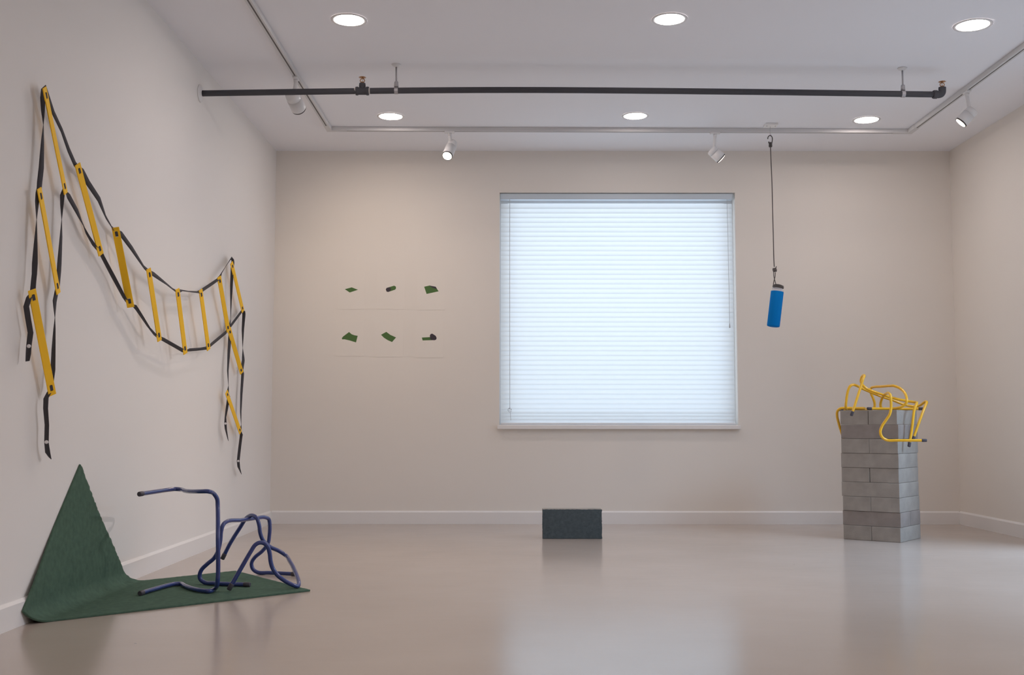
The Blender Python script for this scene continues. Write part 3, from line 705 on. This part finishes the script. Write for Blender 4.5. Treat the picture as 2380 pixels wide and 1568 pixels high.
# ---------------------------------------------------------------- agility ladder on the left wall
lad = empty('agility_ladder', (-L + 0.03, 5.6, 1.0), 'yellow and black agility ladder draped across the left wall', 'agility ladder')
for a, b, w in RUNGS:
    a, b, w = V(a), V(b), V(w).normalized()
    ax = (b - a).normalized()
    w = (w - ax * w.dot(ax)).normalized()
    nn = ax.cross(w)
    ln = (b - a).length
    c = (a + b) / 2
    bm = bmesh.new()
    # slat with a strap slot near each end
    W_, T_ = 0.034, 0.005
    s0, s1 = 0.020, 0.046
    obox(bm, c, ax, w, nn, ln - 2 * s1, W_, T_, 0.0018)
    for e, sg in ((a, 1), (b, -1)):
        obox(bm, e + ax * sg * s0 / 2, ax, w, nn, s0, W_, T_, 0.0018)
        for q in (-1, 1):
            obox(bm, e + ax * sg * (s0 + s1) / 2 + w * q * (W_ / 2 - 0.006), ax, w, nn, s1 - s0 + 0.002, 0.012, T_, 0.0012)
    rg_ = obj('rung', bm, M['yellow_slat'], lad)
    for e, sg in ((a, 1), (b, -1)):
        bm = bmesh.new()
        obox(bm, e + ax * sg * (s0 + s1) / 2, ax, w, nn, s1 - s0 - 0.004, 0.013, T_ + 0.001, 0.0)
        obj('strap_loop', bm, M['webbing'], rg_, 'black strap woven through the end slots')
for si, S in enumerate(STRAPS):
    P = [V(p) for p, _ in S]
    Wd = [V(w) for _, w in S]
    pts = []
    for i in range(len(P) - 1):
        n = max(1, int((P[i + 1] - P[i]).length / 0.02))
        for k in range(n):
            t = k / n
            w = Wd[i].lerp(Wd[i + 1], t)
            pts.append((P[i].lerp(P[i + 1], t), w.normalized() if w.length > 1e-4 else Wd[i]))
    pts.append((P[-1], Wd[-1]))
    bm = bmesh.new()
    rg = []
    for i, (p, w) in enumerate(pts):
        tn = (pts[min(i + 1, len(pts) - 1)][0] - pts[max(i - 1, 0)][0]).normalized()
        w = (w - tn * w.dot(tn)).normalized()
        nn = tn.cross(w)
        hw_, ht = 0.012, 0.0009
        if i in (0, len(pts) - 1):
            hw_ *= 0.9
        q = [p - w * hw_ - nn * ht, p + w * hw_ - nn * ht, p + w * hw_ + nn * ht, p - w * hw_ + nn * ht]
        rg.append([bm.verts.new(V((max(v.x, -L + 0.003), v.y, v.z))) for v in q])
    for a, b in zip(rg, rg[1:]):
        for k in range(4):
            bm.faces.new((a[k], a[(k + 1) % 4], b[(k + 1) % 4], b[k])).smooth = (k in (0, 2))
    bm.faces.new(rg[0][::-1])
    bm.faces.new(rg[-1])
    so = obj('strap', bm, M['webbing'], lad, 'black webbing strap twisted between the rungs')
    for s in SNAPS[si]:
        bm = bmesh.new()
        s = V(s)
        dv = (V(CAM['loc']) - s).normalized()
        lathe(bm, s - dv * 0.006, s + dv * 0.004, [(0, 0.006), (0.7, 0.0075), (1, 0.004)], 16)
        obj('snap_button', bm, M['snap'], so, 'white snap button')

# ---------------------------------------------------------------- green turf folded up the left wall
XW = -L + 0.0155        # face of the baseboard
rf = 0.075
q_ = math.pi * rf / 4


def fold(s, y, off):
    """distance s out from the wall line along the mat -> position; off = thickness above the lower face"""
    if s < -q_:
        z = rf - s - q_
        k = min(1.0, max(0.0, (z - BASE_H) / 0.30))
        return V((XW + off - 0.0145 * k * k * (3 - 2 * k), y, z))
    if s > q_:
        return V((XW + rf + (s - q_), y, off))
    a = (s + q_) / (2 * q_) * math.pi / 2      # 0 on the wall, 90 deg on the floor
    rr = rf - off
    return V((XW + rf - rr * math.cos(a), y, rf - rr * math.sin(a)))


kq = rf - q_
TP, TB, TC, TQ = V((-0.038 + 0.0, 4.305, 0)), V((0.955 - kq, 5.200, 0)), V((0.435 - kq, 5.874, 0)), V((-0.603 + kq, 4.868, 0))
bm = bmesh.new()
nu, nv = 130, 90
top, bot = [], []
for i in range(nu + 1):
    r1, r2 = [], []
    for j in range(nv + 1):
        u, v = i / nu, j / nv
        p = TP.lerp(TB, u).lerp(TQ.lerp(TC, u), v)
        jit = 0.0035 if j == nv else 0.0
        y = p.y + random.uniform(-jit, jit)
        off = 0.0085 + random.uniform(-0.0006, 0.0006)
        if i in (0, nu) or j in (0, nv):
            off -= 0.001
        r1.append(bm.verts.new(fold(p.x + random.uniform(-jit, jit), y, off)))
        r2.append(bm.verts.new(fold(p.x, p.y, 0.0008)))
    top.append(r1)
    bot.append(r2)
for i in range(nu):
    for j in range(nv):
        bm.faces.new((top[i][j], top[i + 1][j], top[i + 1][j + 1], top[i][j + 1])).smooth = True
        bm.faces.new((bot[i][j], bot[i][j + 1], bot[i + 1][j + 1], bot[i + 1][j])).smooth = True
for i in range(nu):
    for j in (0, nv):
        bm.faces.new((top[i][j], bot[i][j], bot[i + 1][j], top[i + 1][j]))
for j in range(nv):
    for i in (0, nu):
        bm.faces.new((top[i][j], top[i][j + 1], bot[i][j + 1], bot[i][j]))
obj('turf_mat', bm, M['turf'], None, 'green artificial turf mat folded from floor up the left wall into a point', None,
    category='turf mat')


# ---------------------------------------------------------------- hurdles
def hurdle(path, m, r, label, group):
    pts = catmull(path, 0.006)
    base = V((sum(p.x for p in pts) / len(pts), sum(p.y for p in pts) / len(pts), min(p.z for p in pts) - r))
    t = empty('training_hurdle', base, label, 'hurdle', group)
    bm = bmesh.new()
    tube(bm, pts, r, 16, False)
    obj('tube_frame', bm, m, t)
    for e, nx in ((pts[0], pts[3]), (pts[-1], pts[-4])):
        d = (nx - e).normalized()
        bm = bmesh.new()
        lathe(bm, e - d * 0.006, e + d * 0.026, [(0, r * 0.9), (0.1, r * 1.12), (0.92, r * 1.14), (1, r * 1.05)], 20)
        obj('foot_cap', bm, M['cap'], t, 'black rubber foot cap')
    return t


for p, lab in zip(BLUE, ('blue tube hurdle tipped on its side with its crossbar upright, leftmost on the turf',
                          'blue tube hurdle standing upright, between the tipped one and the leaning one',
                          'blue tube hurdle leaning over the upright one, its crossbar down by the turf tip')):
    hurdle(p, M['blue_tube'], 0.0100, lab, 'blue hurdles on the turf')
for p, lab in zip(YELLOW, ('yellow tube hurdle hanging down the front of the block stack, foot pointing right',
                            'yellow tube hurdle lying on the block stack, black cap at the front middle',
                            'yellow tube hurdle with the highest loop, its foot at the front left',
                            'yellow tube hurdle reaching from the left side of the stack to its right side')):
    hurdle(p, M['yellow_tube'], 0.0090, lab, 'yellow hurdles on the block stack')

# ---------------------------------------------------------------- block stack
ang = STACK['ang']
bu = V((math.cos(ang), math.sin(ang), 0))
bw = V((-bu.y, bu.x, 0))
corner = V(STACK['b'])
BL, BWD = 0.397, 0.1975
ch = STACK['top'] / 9
names = ['bottom', 'second', 'third', 'fourth', 'fifth', 'sixth', 'seventh', 'eighth', 'top']
rnd = random.Random(9)
for k in range(9):
    cz = ch * (k + 0.5)
    shift = V((rnd.uniform(-0.006, 0.006), rnd.uniform(-0.004, 0.004), 0))
    for q in range(2):
        if k % 2 == 0:       # two blocks side by side, ends to the front
            c = corner - bu * (BWD * (0.5 + q)) + bw * (BL / 2)
            sx, sy = BWD - 0.002, BL
            lab = f"grey concrete block, {'right' if q == 0 else 'left'} one of the two in the {names[k]} course of the stack"
        else:
            c = corner - bu * (BL / 2) + bw * (BWD * (0.5 + q))
            sx, sy = BL, BWD - 0.002
            lab = f"grey concrete block, {'front' if q == 0 else 'rear'} one laid crosswise in the {names[k]} course of the stack"
        c = c + shift + V((rnd.uniform(-0.0015, 0.0015), rnd.uniform(-0.0015, 0.0015), 0))
        c.z = cz
        bm = bmesh.new()
        da = rnd.uniform(-0.006, 0.006)
        ru = (bu * math.cos(da) + bw * math.sin(da))
        rw = V((-ru.y, ru.x, 0))
        obox(bm, c, ru, rw, V((0, 0, 1)), sx - 0.001, sy - 0.001, ch - 0.0012, 0.0025)
        o = obj('concrete_block', bm, M['concrete_dark'] if k in (1, 7) else M['concrete'], None, lab)
        o['category'] = 'concrete block'
        o['group'] = 'concrete blocks of the stack'

# ---------------------------------------------------------------- single block faced with turf
ba, bb = V(BLOCK['a']), V(BLOCK['b'])
yb = (ba.y + bb.y) / 2
sb = empty('concrete_block', ((ba.x + bb.x) / 2, yb + 0.06, 0), 'single concrete block on edge on the floor below the window, its front dark', 'concrete block')
bm = bmesh.new()
obox(bm, V(((ba.x + bb.x) / 2, yb + 0.010 + 0.048, BLOCK['h'] / 2)), V((1, 0, 0)), V((0, 1, 0)), V((0, 0, 1)), bb.x - ba.x - 0.002, 0.096, BLOCK['h'] - 0.001, 0.002)
obj('block_body', bm, M['concrete'], sb)
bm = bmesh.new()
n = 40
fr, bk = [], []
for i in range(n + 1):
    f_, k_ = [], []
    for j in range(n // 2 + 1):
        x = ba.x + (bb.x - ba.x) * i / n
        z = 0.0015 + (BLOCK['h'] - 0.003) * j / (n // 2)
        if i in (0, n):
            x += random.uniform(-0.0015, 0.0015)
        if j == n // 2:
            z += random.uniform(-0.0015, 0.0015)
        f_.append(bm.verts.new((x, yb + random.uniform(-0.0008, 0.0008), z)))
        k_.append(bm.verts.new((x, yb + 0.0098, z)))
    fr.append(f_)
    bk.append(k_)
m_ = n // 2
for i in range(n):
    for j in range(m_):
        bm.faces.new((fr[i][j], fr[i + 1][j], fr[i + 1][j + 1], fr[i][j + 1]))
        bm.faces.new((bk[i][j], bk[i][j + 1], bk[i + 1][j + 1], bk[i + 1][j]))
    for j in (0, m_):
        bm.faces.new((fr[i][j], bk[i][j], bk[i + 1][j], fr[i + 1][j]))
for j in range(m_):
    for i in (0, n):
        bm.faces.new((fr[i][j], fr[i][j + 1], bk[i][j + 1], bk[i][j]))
obj('turf_facing', bm, M['turf_shaded'], sb, 'turf facing on the front, its shade put into the grey-green colour')

# ---------------------------------------------------------------- prints on the back wall
PL = ['paper print of a flat green diamond, upper left of six',
      'paper print of a small rolled green tube, upper middle of six',
      'paper print of a green square with one corner folded back, upper right of six',
      'paper print of a green piece curling at its left end, lower left of six',
      'paper print of a slanted curved green strip, lower middle of six',
      'paper print of a green strip with a rolled dark end, lower right of six']
for pr, lab in zip(PRINTS, PL):
    x0, x1, z0, z1 = pr['rect']
    t = empty('art_print', ((x0 + x1) / 2, D, z0), lab, 'art print', 'six small prints on the back wall')
    bm = bmesh.new()
    box(bm, x0, x1, D - 0.0022, D - 0.0003, z0, z1)
    sheet = obj('paper_sheet', bm, M['paper'], t)
    for k, (pts, c) in enumerate(pr['shapes']):
        bm = bmesh.new()
        y = D - 0.0028 - 0.0005 * k
        a = [bm.verts.new((p[0], y, p[2])) for p in pts]
        b = [bm.verts.new((p[0], D - 0.0020, p[2])) for p in pts]
        bm.faces.new(a)
        bm.faces.new(b[::-1])
        for i in range(len(a)):
            j = (i + 1) % len(a)
            bm.faces.new((a[i], b[i], b[j], a[j]))
        obj('printed_turf_scrap' if c == 0 else 'printed_dark_backing', bm, M['turf_bright'] if c == 0 else M['print_dark'], t,
            'green turf image' if c == 0 else 'dark backing in the image')

# ---------------------------------------------------------------- ceiling plate, bungee and bottle
px, py, _ = PLATE
pl = empty('ceiling_hook', (px, py, H), 'white square plate with a wire hook screwed to the ceiling', 'ceiling hook')
bm = bmesh.new()
obox(bm, V((px, py, H - 0.008)), V((1, 0, 0)), V((0, 1, 0)), V((0, 0, 1)), 0.092, 0.085, 0.015, 0.002)
obj('mounting_plate', bm, M['trim'], pl)
for s in (-1, 1):
    bm = bmesh.new()
    lathe(bm, (px + s * 0.031, py - 0.012, H - 0.0145), (px + s * 0.031, py - 0.012, H - 0.018), [(0, 0.005), (1, 0.004)], 12)
    obj('screw', bm, M['steel'], pl)
bm = bmesh.new()
wz = V(BUNGEE['wire'][1])
hk_top = V(BUNGEE['hook'][3])
ex = hk_top.x
tube(bm, [(ex, py, H - 0.012), (ex, py, hk_top.z + 0.012), (ex + 0.004, py, hk_top.z + 0.006), (ex, py, hk_top.z - 0.006), (ex - 0.004, py, hk_top.z + 0.002), (ex - 0.002, py, hk_top.z + 0.010)], 0.0012, 8)
obj('wire_eye', bm, M['steel'], pl)
bc = empty('bungee_cord', hk_top, 'thin black bungee cord hanging from the ceiling hook to the blue bottle', 'bungee cord')
bm = bmesh.new(); tube(bm, BUNGEE['hook'], 0.0034, 10)
obj('snap_hook', bm, M['rim'], bc)
bm = bmesh.new()
a, b, c = [V(q) for q in BUNGEE['sleeve']]
lathe(bm, b + V((0, 0, 0.022)), c, [(0, 0.009), (0.3, 0.0135), (0.5, 0.0125), (0.7, 0.0138), (0.95, 0.012), (1, 0.006)], 16)
tube(bm, [a + V((0, 0, 0.006)), a, b], 0.005, 8)
obj('hook_sleeve', bm, M['rim'], bc)
bm = bmesh.new(); tube(bm, BUNGEE['cord'], 0.0036, 10)
obj('cord', bm, M['cord'], bc)
bm = bmesh.new()
kc = V(BUNGEE['knot'])
for k in range(3):
    a0 = k * 1.05
    loop = []
    for q in range(9):
        t = 2 * math.pi * q / 8
        v = V((math.cos(t) * 0.0105, math.sin(t) * 0.0095, math.sin(t + a0) * 0.0085))
        v.rotate(Matrix.Rotation(a0 * 1.3, 3, 'Y'))
        loop.append(kc + v)
    tube(bm, loop, 0.0062, 10, True, 0.003)
tube(bm, [kc, kc + V((0.008, -0.006, 0.012)), kc + V((0.010, -0.006, 0.026))], 0.0032, 8)
obj('knot', bm, M['cord'], bc)
bm = bmesh.new()
la = [V(q) for q in BUNGEE['loopa']]
lb = [V(q) for q in BUNGEE['loopb']]
tube(bm, la, 0.0030, 8)
tube(bm, [q + V((0, 0.007, 0)) for q in lb], 0.0030, 8)
obj('loop', bm, M['cord'], bc)

bt, bb_, nk, ct = V(BOTTLE['top']), V(BOTTLE['bot']), V(BOTTLE['neck']), V(BOTTLE['captop'])
wr_ = BOTTLE['w']
bo = empty('water_bottle', bb_, 'water bottle in a bright blue sleeve hanging from the bungee cord', 'water bottle')
axd = (bt - bb_).normalized()
bm = bmesh.new()
lathe(bm, bb_ - axd * 0.0, bt + axd * 0.030,
      [(0.0, wr_ * 0.6), (0.01, wr_ * 0.93), (0.88, wr_ * 0.95), (0.93, wr_ * 0.93), (0.97, wr_ * 0.85), (1.0, wr_ * 0.80)], 40)
obj('bottle_body', bm, M['bottle'], bo, 'clear plastic bottle body')
bm = bmesh.new()
lathe(bm, bb_ - axd * 0.002, bt + axd * 0.004, [(0, wr_ * 0.7), (0.012, wr_ * 0.94), (0.035, wr_), (0.99, wr_), (1.0, wr_ * 0.97)], 48)
obj('sleeve', bm, M['sleeve'], bo, 'bright blue sleeve')
bm = bmesh.new()
cx = V((0.004, 0, 0))
lathe(bm, bt + axd * 0.028 + cx, bt + axd * 0.045 + cx, [(0, wr_ * 0.80), (0.1, wr_ * 0.84), (0.85, wr_ * 0.84), (1, wr_ * 0.76)], 40)
tube(bm, [bt + axd * 0.040 - V((wr_ * 0.78, 0, 0)), bt + axd * 0.052 - V((wr_ * 0.55, 0, 0)), bt + axd * 0.052 + V((wr_ * 0.2, 0, 0)), bt + axd * 0.040 + V((wr_ * 0.86, 0, 0))], 0.006, 10)
obj('cap', bm, M['rim'], bo, 'black screw cap')

# ---------------------------------------------------------------- light
def light(name, kind, loc, energy, col, direction=None, **kw):
    l = bpy.data.lights.new(name, kind)
    l.energy = energy
    l.color = col
    for k, v in kw.items():
        setattr(l, k, v)
    o = bpy.data.objects.new(name, l)
    COL.objects.link(o)
    o.location = loc
    if direction is not None:
        o.rotation_euler = V(direction).to_track_quat('-Z', 'Y').to_euler()
    return o


light('daylight_behind_window', 'AREA', ((wx0 + wx1) / 2, D + 0.75, (wz0 + wz1) / 2 + 0.1), LIGHT_WINDOW, (0.88, 0.94, 1.02), (0, -1, -0.05),
      shape='RECTANGLE', size=2.5, size_y=2.4)
light('daylight_at_door', 'AREA', (R + 1.7, (dy0 + dy1) / 2 - 0.1, 3.3), LIGHT_DOOR, (0.52, 0.72, 1.0), (-0.75, 0.0, -0.7),
      shape='RECTANGLE', size=3.2, size_y=1.6)
# a further track spotlight on the right rail, beyond the edge of the photograph, washes the ladder wall
light('spot_beam', 'SPOT', (xr, 5.0, H - 0.16), 80.0, (1.0, 0.89, 0.87), (-4.9, 0.7, -3.3), spot_size=math.radians(75), spot_blend=1.0, shadow_soft_size=0.04)
# the same recessed lights continue over the part of the gallery behind the photograph's edge
for y in (2.05, 0.15):
    for x in (-0.90, 0.86, 2.55):
        light('recessed_light', 'AREA', (x, y, H - 0.006), LIGHT_ROOM, LAMP, (0, 0, -1), shape='DISK', size=0.16)
SPW = LIGHT_SPOTS
for (p, d), e, cone in zip(spots, SPW, (68, 75, 70, 70)):
    light('spot_beam', 'SPOT', p, e, (1.0, 0.80, 0.60), d, spot_size=math.radians(cone), spot_blend=1.0, shadow_soft_size=0.03)

w = bpy.data.worlds.new('sky')
scene.world = w
w.use_nodes = True
bg = w.node_tree.nodes['Background']
bg.inputs['Color'].default_value = (0.70, 0.82, 1.0, 1)
bg.inputs['Strength'].default_value = 1.0

# ---------------------------------------------------------------- camera
cd = bpy.data.cameras.new('camera')
cam = bpy.data.objects.new('camera', cd)
COL.objects.link(cam)
r_, u_, f_ = V(CAM['right']), V(CAM['up']), V(CAM['fwd'])
mw = Matrix((r_, u_, -f_)).transposed().to_4x4()
mw.translation = V(CAM['loc'])
cam.matrix_world = mw
cd.sensor_fit = 'HORIZONTAL'
cd.sensor_width = 36.0
cd.lens = CAM['f'] * 36.0 / 2380.0
cd.clip_start = 0.05
scene.camera = cam

scene.view_settings.view_transform = 'Standard'
scene.view_settings.look = 'None'
scene.view_settings.gamma = 1.0
scene.view_settings.use_curve_mapping = False
scene.view_settings.exposure = EXPOSURE
scene.cycles.use_denoising = True
scene.cycles.max_bounces = 8
scene.cycles.diffuse_bounces = 6
scene.cycles.transparent_max_bounces = 12
